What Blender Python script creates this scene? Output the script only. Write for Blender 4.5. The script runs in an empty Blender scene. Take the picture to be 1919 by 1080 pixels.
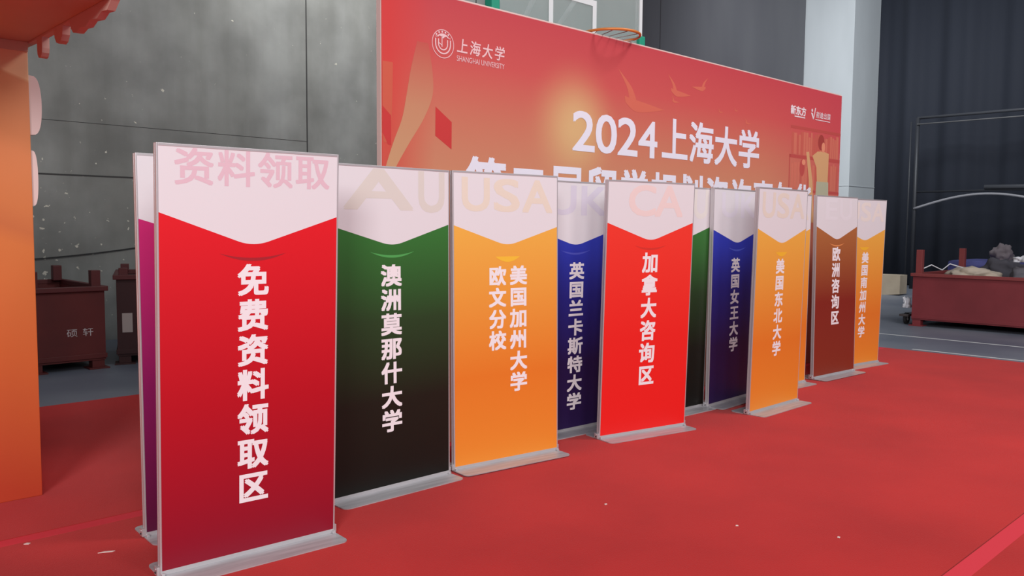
import bpy, bmesh, math, random
from mathutils import Matrix, Vector, noise

random.seed(7)
scene = bpy.context.scene
COL = scene.collection

# ------------------------------------------------------------------ camera, world, lights, exposure
CAM_H = 1.4845
PITCH, ROLL = 0.0724587, 0.00778715
cam_data = bpy.data.cameras.new('camera')
cam_data.sensor_width = 36.0
cam_data.lens = 29.5906
cam_data.clip_end = 200.0
cam = bpy.data.objects.new('camera', cam_data)
COL.objects.link(cam)
_f = Vector((0, math.cos(PITCH), -math.sin(PITCH)))
_u0 = Vector((0, math.sin(PITCH), math.cos(PITCH)))
_r0 = Vector((1, 0, 0))
_r = _r0 * math.cos(ROLL) + _u0 * math.sin(ROLL)
_u = _u0 * math.cos(ROLL) - _r0 * math.sin(ROLL)
M = Matrix(((_r.x, _u.x, -_f.x, 0), (_r.y, _u.y, -_f.y, 0), (_r.z, _u.z, -_f.z, CAM_H), (0, 0, 0, 1)))
cam.matrix_world = M
scene.camera = cam

world = bpy.data.worlds.new('hall_ambient')
scene.world = world
world.use_nodes = True
world.node_tree.nodes['Background'].inputs[0].default_value = (0.80, 0.86, 0.95, 1)
world.node_tree.nodes['Background'].inputs[1].default_value = 0.29

def lamp(name, loc, target, size, watts, color=(1, 1, 1), size_y=None, spread=180):
    d = bpy.data.lights.new(name, 'AREA')
    d.shape = 'RECTANGLE'
    d.size = size
    d.size_y = size_y or size
    d.energy = watts
    d.color = color
    d.spread = math.radians(spread)
    o = bpy.data.objects.new(name, d)
    COL.objects.link(o)
    o.location = loc
    o.rotation_euler = (Vector(target) - Vector(loc)).to_track_quat('-Z', 'Y').to_euler()
    return o

lamp('unseen_light', (6.5, 5.5, 9.0), (3.5, 6.5, 0.0), 2.2, 400, (1.0, 0.97, 0.95))
lamp('unseen_light', (8.0, -3.0, 7.5), (0.8, 5.5, 0.9), 2.6, 240, (1.0, 0.97, 0.95))  # front-right area light added to brighten the stand faces
lamp('unseen_light', (4.0, -8.0, 6.0), (0.9, 6.0, 1.2), 3.0, 400, (1.0, 0.97, 0.96))  # added low fill behind the camera, no fitting of the hall
lamp('unseen_light', (-0.9, -8.5, 5.6), (0.9, 6.0, 1.2), 3.0, 900, (1.0, 0.97, 0.96))  # added low front fill, reaches the stands tucked behind others
lamp('unseen_light', (-2.5, 10.0, 9.0), (-5.0, 16.5, 6.0), 2.2, 420, (1.0, 0.99, 0.97), spread=95)
lamp('unseen_light', (6.5, 15.0, 9.0), (9.3, 21.5, 3.5), 2.2, 290, (0.94, 0.98, 1.0), spread=110)

scene.view_settings.view_transform = 'Standard'
scene.view_settings.look = 'None'
scene.view_settings.gamma = 1.0
scene.view_settings.use_curve_mapping = False
scene.view_settings.exposure = 0.0

# ------------------------------------------------------------------ helpers
def lin(c):
    r = []
    for v in c:
        v = v / 255.0
        r.append(v / 12.92 if v <= 0.04045 else ((v + 0.055) / 1.055) ** 2.4)
    return r

MATS = {}
def mat(name, rgb, rough=0.6, metal=0.0, spec=0.5, gain=1.0):
    if name in MATS:
        return MATS[name]
    m = bpy.data.materials.new(name)
    m.use_nodes = True
    b = m.node_tree.nodes['Principled BSDF']
    c = [min(0.9, x * gain) for x in lin(rgb)]
    b.inputs['Base Color'].default_value = (*c, 1)
    b.inputs['Roughness'].default_value = rough
    b.inputs['Metallic'].default_value = metal
    b.inputs['Specular IOR Level'].default_value = spec
    MATS[name] = m
    return m

def nodes_of(m):
    nt = m.node_tree
    return nt, nt.nodes, nt.links, nt.nodes['Principled BSDF']

def noisy(m, c1, c2, scale=(4, 4, 4), detail=4, lo=0.35, hi=0.65, gain=1.0, bump=0.0, bscale=60):
    """base colour varies between two colours by a noise in object space"""
    nt, N, L, b = nodes_of(m)
    tc = N.new('ShaderNodeTexCoord')
    mp = N.new('ShaderNodeMapping')
    mp.inputs['Scale'].default_value = scale
    nz = N.new('ShaderNodeTexNoise')
    nz.inputs['Scale'].default_value = 1.0
    nz.inputs['Detail'].default_value = detail
    rp = N.new('ShaderNodeValToRGB')
    rp.color_ramp.elements[0].position = lo
    rp.color_ramp.elements[1].position = hi
    rp.color_ramp.elements[0].color = (*[x * gain for x in lin(c1)], 1)
    rp.color_ramp.elements[1].color = (*[x * gain for x in lin(c2)], 1)
    L.new(tc.outputs['Object'], mp.inputs['Vector'])
    L.new(mp.outputs['Vector'], nz.inputs['Vector'])
    L.new(nz.outputs['Fac'], rp.inputs['Fac'])
    L.new(rp.outputs['Color'], b.inputs['Base Color'])
    if bump:
        n2 = N.new('ShaderNodeTexNoise')
        n2.inputs['Scale'].default_value = bscale
        n2.inputs['Detail'].default_value = 3
        bp = N.new('ShaderNodeBump')
        bp.inputs['Strength'].default_value = bump
        bp.inputs['Distance'].default_value = 0.004
        L.new(tc.outputs['Object'], n2.inputs['Vector'])
        L.new(n2.outputs['Fac'], bp.inputs['Height'])
        L.new(bp.outputs['Normal'], b.inputs['Normal'])
    return m

def printed(name, stops, rough=0.45, gain=1.0):
    """a poster ink that runs from colour to colour up the sheet: stops = [(height_m, rgb)]"""
    m = bpy.data.materials.new(name)
    m.use_nodes = True
    nt, N, L, b = nodes_of(m)
    tc = N.new('ShaderNodeTexCoord')
    sp = N.new('ShaderNodeSeparateXYZ')
    mr = N.new('ShaderNodeMapRange')
    h0, h1 = stops[0][0], stops[-1][0]
    mr.inputs['From Min'].default_value = h0
    mr.inputs['From Max'].default_value = h1
    rp = N.new('ShaderNodeValToRGB')
    el = rp.color_ramp.elements
    while len(el) < len(stops):
        el.new(0.5)
    for e, (h, c) in zip(el, stops):
        e.position = (h - h0) / (h1 - h0)
        e.color = (*[min(0.85, x * gain) for x in lin(c)], 1)
    L.new(tc.outputs['Object'], sp.inputs[0])
    L.new(sp.outputs['Z'], mr.inputs['Value'])
    L.new(mr.outputs[0], rp.inputs['Fac'])
    L.new(rp.outputs['Color'], b.inputs['Base Color'])
    b.inputs['Roughness'].default_value = rough
    b.inputs['Specular IOR Level'].default_value = 0.3
    return m

def tag(o, label=None, cat=None, group=None, kind=None):
    if label: o['label'] = label
    if cat: o['category'] = cat
    if group: o['group'] = group
    if kind: o['kind'] = kind
    return o

def empty(name, loc, rz=0.0):
    o = bpy.data.objects.new(name, None)
    COL.objects.link(o)
    o.location = loc
    o.rotation_euler = (0, 0, rz)
    o.empty_display_size = 0.2
    return o

class B:
    """collects shapes, then links them as ONE mesh object"""
    def __init__(s):
        s.bm = bmesh.new()
    def face(s, pts, mi=0):
        f = s.bm.faces.new([s.bm.verts.new(p) for p in pts])
        f.material_index = mi
        return f
    def box(s, x0, x1, y0, y1, z0, z1, mi=0, bev=0.0):
        t = bmesh.new()
        v = [t.verts.new(p) for p in ((x0, y0, z0), (x1, y0, z0), (x1, y1, z0), (x0, y1, z0), (x0, y0, z1), (x1, y0, z1), (x1, y1, z1), (x0, y1, z1))]
        for q in ((3, 2, 1, 0), (4, 5, 6, 7), (0, 1, 5, 4), (1, 2, 6, 5), (2, 3, 7, 6), (3, 0, 4, 7)):
            t.faces.new([v[i] for i in q])
        if bev:
            bmesh.ops.bevel(t, geom=t.edges[:], offset=bev, segments=2, affect='EDGES', profile=0.6)
        s.merge(t, mi)
    def merge(s, t, mi=0, mtx=None):
        mp = {}
        for v in t.verts:
            mp[v] = s.bm.verts.new(mtx @ v.co if mtx else v.co)
        for f in t.faces:
            try:
                g = s.bm.faces.new([mp[v] for v in f.verts])
                g.material_index = mi
                g.smooth = f.smooth
            except ValueError:
                pass
        t.free()
    def prism(s, pts, axis, d0, d1, mi=0):
        """polygon pts (2D) pushed along an axis: 'y' -> (x,z) outline, 'z' -> (x,y), 'x' -> (y,z)"""
        def P(p, d):
            return {'y': (p[0], d, p[1]), 'z': (p[0], p[1], d), 'x': (d, p[0], p[1])}[axis]
        a = [s.bm.verts.new(P(p, d0)) for p in pts]
        b = [s.bm.verts.new(P(p, d1)) for p in pts]
        n = len(pts)
        fs = [s.bm.faces.new(a[::-1]), s.bm.faces.new(b)]
        for i in range(n):
            fs.append(s.bm.faces.new((a[i], a[(i + 1) % n], b[(i + 1) % n], b[i])))
        for f in fs:
            f.material_index = mi
    def tube(s, pts, r, seg=10, mi=0, closed=False):
        pts = [Vector(p) for p in pts]
        n = len(pts)
        rings = []
        for i, p in enumerate(pts):
            a = pts[(i - 1) % n] if (closed or i > 0) else p
            c = pts[(i + 1) % n] if (closed or i < n - 1) else p
            t = (c - a).normalized()
            up = Vector((0, 0, 1)) if abs(t.z) < 0.95 else Vector((1, 0, 0))
            e1 = t.cross(up).normalized()
            e2 = e1.cross(t)
            rings.append([s.bm.verts.new(p + (e1 * math.cos(k * 2 * math.pi / seg) + e2 * math.sin(k * 2 * math.pi / seg)) * r) for k in range(seg)])
        m = n if closed else n - 1
        for i in range(m):
            A, C = rings[i], rings[(i + 1) % n]
            for k in range(seg):
                f = s.bm.faces.new((A[k], A[(k + 1) % seg], C[(k + 1) % seg], C[k]))
                f.smooth = True
                f.material_index = mi
        if not closed:
            for q in (rings[0][::-1], rings[-1]):
                f = s.bm.faces.new(q)
                f.material_index = mi
    def disc(s, c, axis, r, h, seg=20, mi=0):
        pts = [(math.cos(2 * math.pi * k / seg) * r, math.sin(2 * math.pi * k / seg) * r) for k in range(seg)]
        if axis == 'x':
            s.prism([(c[1] + p[0], c[2] + p[1]) for p in pts], 'x', c[0], c[0] + h, mi)
        elif axis == 'y':
            s.prism([(c[0] + p[0], c[2] + p[1]) for p in pts], 'y', c[1], c[1] + h, mi)
        else:
            s.prism([(c[0] + p[0], c[1] + p[1]) for p in pts], 'z', c[2], c[2] + h, mi)
    def build(s, name, mats, parent=None, loc=(0, 0, 0), rot=(0, 0, 0), flat=False):
        if not flat:
            bmesh.ops.recalc_face_normals(s.bm, faces=s.bm.faces)
        me = bpy.data.meshes.new(name)
        s.bm.to_mesh(me)
        s.bm.free()
        for m in (mats if isinstance(mats, (list, tuple)) else [mats]):
            me.materials.append(m)
        o = bpy.data.objects.new(name, me)
        COL.objects.link(o)
        o.location = loc
        o.rotation_euler = rot
        if parent:
            o.parent = parent
        return o

# lettering: Blender's own built-in typeface turned into mesh outlines
GL = {}
def glyph(ch, bold):
    k = (ch, bold)
    if k not in GL:
        c = bpy.data.curves.new('glyph', 'FONT')
        c.body = ch
        c.dimensions = '2D'
        c.fill_mode = 'FRONT'
        c.resolution_u = 4
        c.offset = bold
        o = bpy.data.objects.new('glyph', c)
        COL.objects.link(o)
        dg = bpy.context.evaluated_depsgraph_get()
        me = bpy.data.meshes.new_from_object(o.evaluated_get(dg))
        vs = [(v.co.x, v.co.y) for v in me.vertices]
        fs = [tuple(p.vertices) for p in me.polygons]
        bpy.data.objects.remove(o)
        bpy.data.curves.remove(c)
        bpy.data.meshes.remove(me)
        xs = [v[0] for v in vs]; ys = [v[1] for v in vs]
        GL[k] = (vs, fs, (min(xs), max(xs), min(ys), max(ys)))
    return GL[k]

EM = (0.0, 0.985, -0.105, 0.875)
def put(b, ch, x0, x1, z0, z1, y, bold=0.02, mi=0, fit=False, shear=0.0):
    """one character filling the cell (x0..x1, z0..z1) on the plane y, read from -y"""
    vs, fs, bb = glyph(ch, 0.0)
    q = (bb[0] - bold, bb[1] + bold, bb[2] - bold, bb[3] + bold) if fit else EM
    sx = (x1 - x0) / (q[1] - q[0])
    sz = (z1 - z0) / (q[3] - q[2])
    shifts = ((0, 0),) if bold < 0.004 else ((-bold, -bold), (bold, -bold), (bold, bold), (-bold, bold), (0, 0))
    for k, (ox, oz) in enumerate(shifts):
        W = [b.bm.verts.new((x0 + (v[0] + ox - q[0]) * sx + shear * (v[1] - q[2]) * sz, y - 0.00002 * k, z0 + (v[1] + oz - q[2]) * sz)) for v in vs]
        for f in fs:
            try:
                g = b.bm.faces.new([W[i] for i in f])
                g.material_index = mi
                g.normal_update()
                if g.normal.y > 0:
                    g.normal_flip()
            except ValueError:
                pass

def word(b, s, x0, x1, z0, z1, y, bold=0.0, mi=0):
    """a latin word set to fill the box"""
    vs, fs, bb = glyph(s, bold)
    put(b, s, x0, x1, z0, z1, y, bold, mi, True)

# the hall's own grid: u runs along the stage backdrop (left to right), n runs back behind it
YAW = math.radians(43.8)
ORG = Vector((3.798, 9.72, 0))
UD = Vector((math.cos(YAW), math.sin(YAW), 0))
ND = Vector((-math.sin(YAW), math.cos(YAW), 0))
def grid(u, n, z=0.0):
    p = ORG + UD * u + ND * n
    return Vector((p.x, p.y, z))

# ------------------------------------------------------------------ materials
steel = mat('brushed_aluminium', (205, 202, 205), 0.38, 0.55)
plate_m = noisy(mat('steel_plate', (186, 184, 188), 0.42, 0.35), (176, 174, 178), (196, 194, 198), (3, 40, 3), 3)
screw_m = mat('dark_screw', (60, 58, 60), 0.4, 0.7)
chrome_m = mat('bright_screw', (225, 225, 228), 0.25, 0.7)
ink_white = mat('white_ink', (240, 234, 239), 0.5)
paper = mat('header_paper', (226, 222, 227), 0.45, spec=0.3)

# ------------------------------------------------------------------ setting
b = B()
b.face([grid(-30, -24), grid(22, -24), grid(22, 14), grid(-30, 14)])
floor_m = noisy(mat('court_floor', (108, 114, 126), 0.45), (92, 99, 114), (122, 127, 138), (0.5, 0.5, 0.5), 6)
floor = tag(b.build('floor', floor_m), 'grey-blue painted sports hall floor around the red carpet', 'floor', kind='structure')

# back wall of cast concrete
conc = bpy.data.materials.new('stained_concrete')
conc.use_nodes = True
nt, N, L, bs = nodes_of(conc)
tc = N.new('ShaderNodeTexCoord')
mp = N.new('ShaderNodeMapping'); mp.inputs['Scale'].default_value = (1.1, 1, 0.22)
n1 = N.new('ShaderNodeTexNoise'); n1.inputs['Scale'].default_value = 1.0; n1.inputs['Detail'].default_value = 6
r1 = N.new('ShaderNodeValToRGB')
r1.color_ramp.elements[0].position = 0.34; r1.color_ramp.elements[0].color = (*[x * 1.0 for x in lin((122, 124, 120))], 1)
r1.color_ramp.elements[1].position = 0.68; r1.color_ramp.elements[1].color = (*lin((154, 157, 155)), 1)
n2 = N.new('ShaderNodeTexNoise'); n2.inputs['Scale'].default_value = 1.4; n2.inputs['Detail'].default_value = 8
r2 = N.new('ShaderNodeValToRGB')
r2.color_ramp.elements[0].position = 0.35; r2.color_ramp.elements[0].color = (0.72, 0.72, 0.72, 1)
r2.color_ramp.elements[1].position = 0.62; r2.color_ramp.elements[1].color = (1, 1, 1, 1)
mx = N.new('ShaderNodeMix'); mx.data_type = 'RGBA'; mx.blend_type = 'MULTIPLY'; mx.inputs[0].default_value = 1.0
n3 = N.new('ShaderNodeTexNoise'); n3.inputs['Scale'].default_value = 11.0; n3.inputs['Detail'].default_value = 5
r3 = N.new('ShaderNodeValToRGB')
r3.color_ramp.elements[0].position = 0.695; r3.color_ramp.elements[0].color = (0, 0, 0, 1)
r3.color_ramp.elements[1].position = 0.71; r3.color_ramp.elements[1].color = (1, 1, 1, 1)
m2 = N.new('ShaderNodeMix'); m2.data_type = 'RGBA'
m2.inputs['B'].default_value = (*lin((200, 198, 185)), 1)
L.new(tc.outputs['Object'], mp.inputs['Vector']); L.new(mp.outputs[0], n1.inputs['Vector'])
L.new(tc.outputs['Object'], n2.inputs['Vector']); L.new(tc.outputs['Object'], n3.inputs['Vector'])
L.new(n1.outputs['Fac'], r1.inputs['Fac']); L.new(n2.outputs['Fac'], r2.inputs['Fac']); 
L.new(r1.outputs['Color'], mx.inputs['A']); L.new(r2.outputs['Color'], mx.inputs['B'])
sx3 = N.new('ShaderNodeSeparateXYZ'); L.new(tc.outputs['Object'], sx3.inputs[0])
ka = N.new('ShaderNodeMapRange'); ka.inputs['From Min'].default_value = 19.0; ka.inputs['From Max'].default_value = 17.6; ka.inputs['To Max'].default_value = 0.062
kb = N.new('ShaderNodeMapRange'); kb.inputs['From Min'].default_value = 2.6; kb.inputs['From Max'].default_value = 1.9
L.new(sx3.outputs['X'], ka.inputs['Value']); L.new(sx3.outputs['Z'], kb.inputs['Value'])
kc = N.new('ShaderNodeMath'); kc.operation = 'MULTIPLY'; L.new(ka.outputs[0], kc.inputs[0]); L.new(kb.outputs[0], kc.inputs[1])
kd = N.new('ShaderNodeMath'); kd.operation = 'ADD'; L.new(n3.outputs['Fac'], kd.inputs[0]); L.new(kc.outputs[0], kd.inputs[1])
L.new(kd.outputs[0], r3.inputs['Fac'])
L.new(mx.outputs['Result'], m2.inputs['A']); L.new(r3.outputs['Color'], m2.inputs['Factor'])
L.new(m2.outputs['Result'], bs.inputs['Base Color'])
bs.inputs['Roughness'].default_value = 0.75
WALL_N, WALL_H = 6.9, 9.0
o = grid(-24, WALL_N)
b = B(); b.box(0, 38.0, 0, 0.3, 0, WALL_H)
wall = tag(b.build('wall_back', conc, None, o, (0, 0, YAW)), 'stained grey concrete back wall of the hall', 'wall', kind='structure')
def wall_u(u): return u + 24.0
joint_m = mat('dark_joint', (58, 58, 58), 0.9)
for i, (u0, u1, z0, z1) in enumerate(((-2.915, -2.895, 0, 9), (-24, -2.9, 2.07, 2.09), (-24, -2.9, 2.73, 2.736), (0.42, 0.44, 0, 9))):
    b = B(); b.box(wall_u(u0), wall_u(u1), -0.003, 0.02, z0, z1)
    tag(b.build('trim_%d' % (i + 1), joint_m, None, o, (0, 0, YAW)), 'dark joint line in the concrete wall', 'joint', kind='structure')
# dark sliding doors at the right of the wall
door_m = noisy(mat('slate_door', (84, 84, 90), 0.6), (84, 84, 90), (94, 94, 99), (0.8, 2, 0.2), 3)
for i, (u0, u1) in enumerate(((5.07, 5.65), (5.68, 12.1))):
    b = B(); b.box(wall_u(u0), wall_u(u1), -0.08, -0.003, 0.02, 8.9, bev=0.01)
    tag(b.build('door_%d' % (i + 1), door_m, None, o, (0, 0, YAW)), 'tall dark slate sliding door in the back wall', 'door', kind='structure')
# pilaster
pil_m = noisy(mat('pale_column_paint', (186, 192, 196), 0.6), (184, 190, 194), (194, 200, 204), (1, 1, 0.3), 3)
b = B(); b.box(12.12, 13.67, 5.48, 6.88, 0, WALL_H)
b.box(12.11, 13.68, 5.47, 6.88, 2.62, 2.635)
pil = tag(b.build('column', pil_m, None, ORG, (0, 0, YAW)), 'pale grey square column standing against the back wall', 'column', kind='structure')
# end wall hung with a dark pleated curtain
wall_dark = mat('end_wall_paint', (44, 46, 54), 0.9)
b = B(); b.box(14.05, 14.3, -14, 6.88, 0, WALL_H)
tag(b.build('wall_right', wall_dark, None, ORG, (0, 0, YAW)), 'dark end wall of the hall', 'wall', kind='structure')
b = B()
ys = [-13.9 + 0.06 * k for k in range(int((6.6 + 13.9) / 0.06))]
prev = None
for k, y in enumerate(ys):
    dx = 0.09 * math.sin(y * 5.2 + 1.3 * math.sin(y * 1.1)) + 0.03 * math.sin(y * 13.0)
    cur = [b.bm.verts.new((13.88 + dx * (0.8 + 0.2 * t), y, 0.03 + t * 8.6)) for t in (0, 0.5, 1)]
    if prev:
        for q in range(2):
            f = b.bm.faces.new((prev[q], cur[q], cur[q + 1], prev[q + 1])); f.smooth = True
    prev = cur
cur_m = mat('dark_curtain_cloth', (33, 38, 50), 0.85)
curt = b.build('curtain', cur_m, None, ORG, (0, 0, YAW))
tag(curt, 'tall dark navy pleated curtain covering the end wall at right', 'curtain')
md = curt.modifiers.new('thick', 'SOLIDIFY'); md.thickness = 0.01

# white court lines
line_m = mat('line_paint', (206, 208, 208), 0.6)
for u, n0, n1, lab in ((2.62, -9, 3.9, 'thin white court line on the grey floor nearer the red bin'), (1.34, -9, -0.32, 'thin white court line beside the edge of the red carpet')):
    b = B(); b.box(u, u + 0.05, n0, n1, 0.0005, 0.002)
    tag(b.build('court_line', line_m, None, ORG, (0, 0, YAW)), lab, 'floor line')

# red carpet in three runs
def carpet(n0, n1, label, c1, c2):
    m = noisy(mat('red_carpet_' + str(len(MATS)), (170, 30, 30), 0.95, spec=0.1), c1, c2, (0.9, 0.9, 0.9), 8, 0.3, 0.7, 1.0, 0.5, 160)
    nt, N, L, bs = nodes_of(m)
    bs.inputs['Sheen Weight'].default_value = 0.16
    bs.inputs['Sheen Tint'].default_value = (1.0, 0.55, 0.55, 1)
    bs.inputs['Sheen Roughness'].default_value = 0.5
    b = B(); b.box(-22, 1.2, n0, n1, 0.0, 0.006)
    c = tag(b.build('carpet', m, None, ORG, (0, 0, YAW)), label, 'carpet')
    return c
CA, CB = (170, 25, 25), (194, 35, 33)
carpet(0.02, 3.08, 'red carpet run behind the backdrop, seen at left behind the orange arch', CA, CB)
mid = carpet(-3.13, 0.015, 'red carpet run on which the banner stands are lined up', CA, CB)
fr = carpet(-7.2, -3.135, 'red carpet run in the bottom right corner beyond the long seam', CA, CB)
seam_m = mat('red_seam', (214, 46, 62), 0.85)
for par, n in ((mid, 0.012), (fr, -3.137)):
    b = B(); b.box(-22, 1.19, n - 0.085, n, 0.006, 0.0063)
    b.build('seam', seam_m, par)

# ------------------------------------------------------------------ banner stands
W, H, T = 0.81, 1.8, 0.034
def curve_v(x, side_l, side_r, low):
    """lower edge of the white header: a V with a rounded tip"""
    c = W / 2
    k = 0.07
    s = side_l if x < c else side_r
    slope = (s - low) / (c - k * 0.45)
    d = abs(x - c)
    if d > k:
        return s - (c - d) * slope
    y_k = s - (c - k) * slope
    return y_k - slope * (k * k - d * d) / (2 * k)

def stand(pos, yaw, lean, label, inks, text, marks, mark_rgb, lift=0.0, vv=(1.5, 1.5, 1.385), lip='thin', lip_rgb=None, feet=True):
    """pos = floor point of the front left edge"""
    yaw, lean = math.radians(yaw), math.radians(lean)
    w = Vector((math.cos(yaw), math.sin(yaw), 0)); bk = Vector((-math.sin(yaw), math.cos(yaw), 0))
    base = Vector((pos[0], pos[1], 0.0064 + lift)) + w * (W / 2) + bk * (T / 2)
    root = empty('banner_stand', base, yaw)
    tag(root, label, 'banner stand', 'banner stands lined up on the red carpet')
    # base plate, rounded corners
    pts = []
    X, Y, R = W / 2 + 0.004, 0.155, 0.035
    for cx, cy, a0 in ((X - R, Y - R, 0), (-X + R, Y - R, 90), (-X + R, -Y + R, 180), (X - R, -Y + R, 270)):
        for k in range(7):
            a = math.radians(a0 + 15 * k)
            pts.append((cx + R * math.cos(a), cy + R * math.sin(a)))
    b = B(); b.prism(pts, 'z', 0.0, 0.005)
    b.build('base_plate', plate_m, root)
    up = dict(parent=root, loc=(-W / 2, -T / 2, 0.005), rot=(lean, 0, 0))
    # frame
    b = B()
    e = 0.007
    for x0 in (0, W - e):
        b.box(x0, x0 + e, 0, T, 0, H, bev=0.0015)
    b.box(e, W - e, 0, T, H - 0.012, H, bev=0.0015)
    b.box(e, W - e, 0, T, 0, 0.02, bev=0.0015)
    # shallow channel in the side rails
    for x0 in (-0.0015, W):
        b.box(x0, x0 + 0.0015, 0.003, 0.011, 0.002, H - 0.002)
        b.box(x0, x0 + 0.0015, T - 0.011, T - 0.003, 0.002, H - 0.002)
    b.build('frame', steel, **up)
    # printed panel: back, front header, front pocket colour, pocket lip, pale letters
    x0, x1, z0, z1, y = e, W - e, 0.02, H - 0.012, 0.0015
    b = B()
    yb = T - 0.0015
    b.face([(x1, yb, z0), (x0, yb, z0), (x0, yb, z1), (x1, yb, z1)], 4)
    n = 48
    for k in range(n):
        xa = x0 + (x1 - x0) * k / n; xb = x0 + (x1 - x0) * (k + 1) / n
        va, vb = curve_v(xa, *vv), curve_v(xb, *vv)
        b.face([(xa, y, z0), (xb, y, z0), (xb, y, vb), (xa, y, va)], 0)
        b.face([(xa, y, va), (xb, y, vb), (xb, y, z1), (xa, y, z1)], 1)
    # lip of the pocket
    c, q, zt = W / 2, (0.15 if lip == 'thin' else 0.095), vv[2] - (0.038 if lip == 'thin' else 0.075)
    sag0, sag1 = (0.020, 0.034) if lip == 'thin' else (0.0, 0.034)
    for k in range(20):
        s0, s1 = -1 + 2 * k / 20, -1 + 2 * (k + 1) / 20
        f0, f1 = 1 - s0 * s0, 1 - s1 * s1
        P = [(c + q * s0, y - 0.0004, zt - sag1 * f0), (c + q * s1, y - 0.0004, zt - sag1 * f1), (c + q * s1, y - 0.0004, zt - sag0 * f1), (c + q * s0, y - 0.0004, zt - sag0 * f0)]
        if k == 0: P = P[:3]
        if k == 19: P = [P[0], P[1], P[3]]
        b.face(P, 2)
    for ch, a0, a1, c0, c1 in marks:
        put(b, ch, a0, a1, c0, c1, y - 0.0004, 0.018, 3, len(marks) < 4)
    ink = printed('poster_ink', inks, gain=1.25)
    lipm = mat('pocket_lip_%d_%d_%d' % lip_rgb, lip_rgb, 0.5, gain=1.2)
    mk = mat('pale_mark_%d_%d_%d' % mark_rgb, mark_rgb, 0.5, gain=1.1)
    g = b.build('printed_panel', [ink, paper, lipm, mk, mat('plain_back_sheet', (214, 212, 216), 0.5)], flat=True, **up)
    # white characters set in a column
    if text:
        b = B()
        for s, cx, cw, top, bot in text:
            k = len(s)
            gap = 0.1
            ph = (top - bot) / (k - gap)
            for i, ch in enumerate(s):
                zt = top - ph * i
                put(b, ch, cx - cw / 2, cx + cw / 2, zt - ph * (1 - gap), zt, y - 0.0006, 0.031)
        b.build('lettering', ink_white, g, flat=True)
    # clamps that hold the frame on the plate
    if feet:
        for sx in (-1, 1):
            b = B()
            xa = sx * (W / 2 + 0.001)
            b.box(min(xa, xa + sx * 0.012), max(xa, xa + sx * 0.012), -0.012, 0.026, 0.005, 0.042, bev=0.002)
            b.box(xa - 0.016 if sx > 0 else xa + 0.001, xa - 0.001 if sx > 0 else xa + 0.016, -T / 2 - 0.016, -T / 2 - 0.001, 0.005, 0.019, bev=0.003)
            cl = b.build('clamp', steel, root)
            for zz in (0.018, 0.032):
                b = B(); b.disc((xa + sx * 0.012 if sx > 0 else xa - 0.0155, 0.005, zz), 'x', 0.0045, 0.0035, 12)
                b.build('screw', chrome_m if zz > 0.02 else screw_m, cl)
    return root

AU = [('A', 0.09, 0.55, 1.56, 1.784), ('U', 0.585, 0.775, 1.55, 1.785)]
USA = [('U', 0.065, 0.27, 1.56, 1.765), ('S', 0.30, 0.50, 1.56, 1.765), ('A', 0.52, 0.765, 1.56, 1.765)]
UK = [('U', 0.13, 0.40, 1.56, 1.77), ('K', 0.45, 0.72, 1.56, 1.77)]
CAN = [('C', 0.19, 0.44, 1.555, 1.775), ('A', 0.43, 0.70, 1.555, 1.775)]
EU = [('E', 0.17, 0.40, 1.56, 1.77), ('U', 0.45, 0.69, 1.56, 1.77)]
INFO = [('资', 0.065, 0.235, 1.635, 1.79), ('料', 0.245, 0.41, 1.635, 1.79), ('领', 0.42, 0.585, 1.635, 1.79), ('取', 0.595, 0.765, 1.635, 1.79)]
OR = [(0.02, (214, 126, 42)), (0.55, (208, 112, 34)), (1.45, (232, 158, 66))]
GR = [(0.02, (15, 15, 12)), (0.5, (24, 23, 16)), (0.95, (36, 58, 30)), (1.45, (48, 106, 46))]
BL = [(0.02, (38, 20, 66)), (0.5, (36, 18, 66)), (1.0, (36, 34, 120)), (1.45, (40, 54, 164))]
stand((-1.720, 3.875), 41.2, -0.47, 'purple and magenta banner stand almost hidden behind the nearest red stand',
      [(0.02, (78, 12, 48)), (0.7, (118, 16, 78)), (1.5, (178, 34, 100))], None, [], (205, 190, 200), lip_rgb=(190, 60, 130))
stand((-1.463, 3.429), 40.24, 2.19, 'nearest and largest red banner stand with seven white characters in a column',
      [(0.02, (124, 16, 36)), (0.7, (164, 12, 28)), (1.5, (202, 22, 33))], [('免费资料领取区', 0.402, 0.143, 1.306, 0.24)], INFO, (214, 182, 194),
      vv=(1.525, 1.515, 1.39), lip_rgb=(150, 22, 34))
stand((-0.949, 4.380), 43.7, -0.38, 'green banner stand fading to black at the bottom, right beside the nearest red stand',
      GR, [('澳洲莫那什大学', 0.394, 0.142, 1.262, 0.322)], AU, (210, 204, 198), vv=(1.475, 1.485, 1.37), lip_rgb=(70, 150, 76))
stand((-0.338, 4.980), 36.91, -0.98, 'orange banner stand with two columns of white characters',
      OR, [('美国加州大学', 0.488, 0.138, 1.227, 0.432), ('欧文分校', 0.325, 0.132, 1.226, 0.704)], USA, (220, 208, 194), lift=0.005,
      vv=(1.478, 1.472, 1.36), lip='lens', lip_rgb=(240, 176, 50))
stand((0.138, 5.781), 40.52, 0.71, 'dark blue banner stand with eight white characters, tucked behind the bright red stand',
      BL, [('英国兰卡斯特大学', 0.418, 0.152, 1.225, 0.150)], UK, (208, 202, 217), vv=(1.46, 1.46, 1.35), lip_rgb=(66, 74, 170))
stand((0.618, 5.788), 32.4, 1.7, 'bright red banner stand in the middle of the row, with six white characters',
      [(0.02, (214, 28, 26)), (0.7, (212, 32, 28)), (1.5, (222, 52, 40))], [('加拿大咨询区', 0.407, 0.150, 1.303, 0.345)], CAN, (226, 205, 203),
      vv=(1.51, 1.515, 1.39), lip_rgb=(196, 44, 34))
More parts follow.
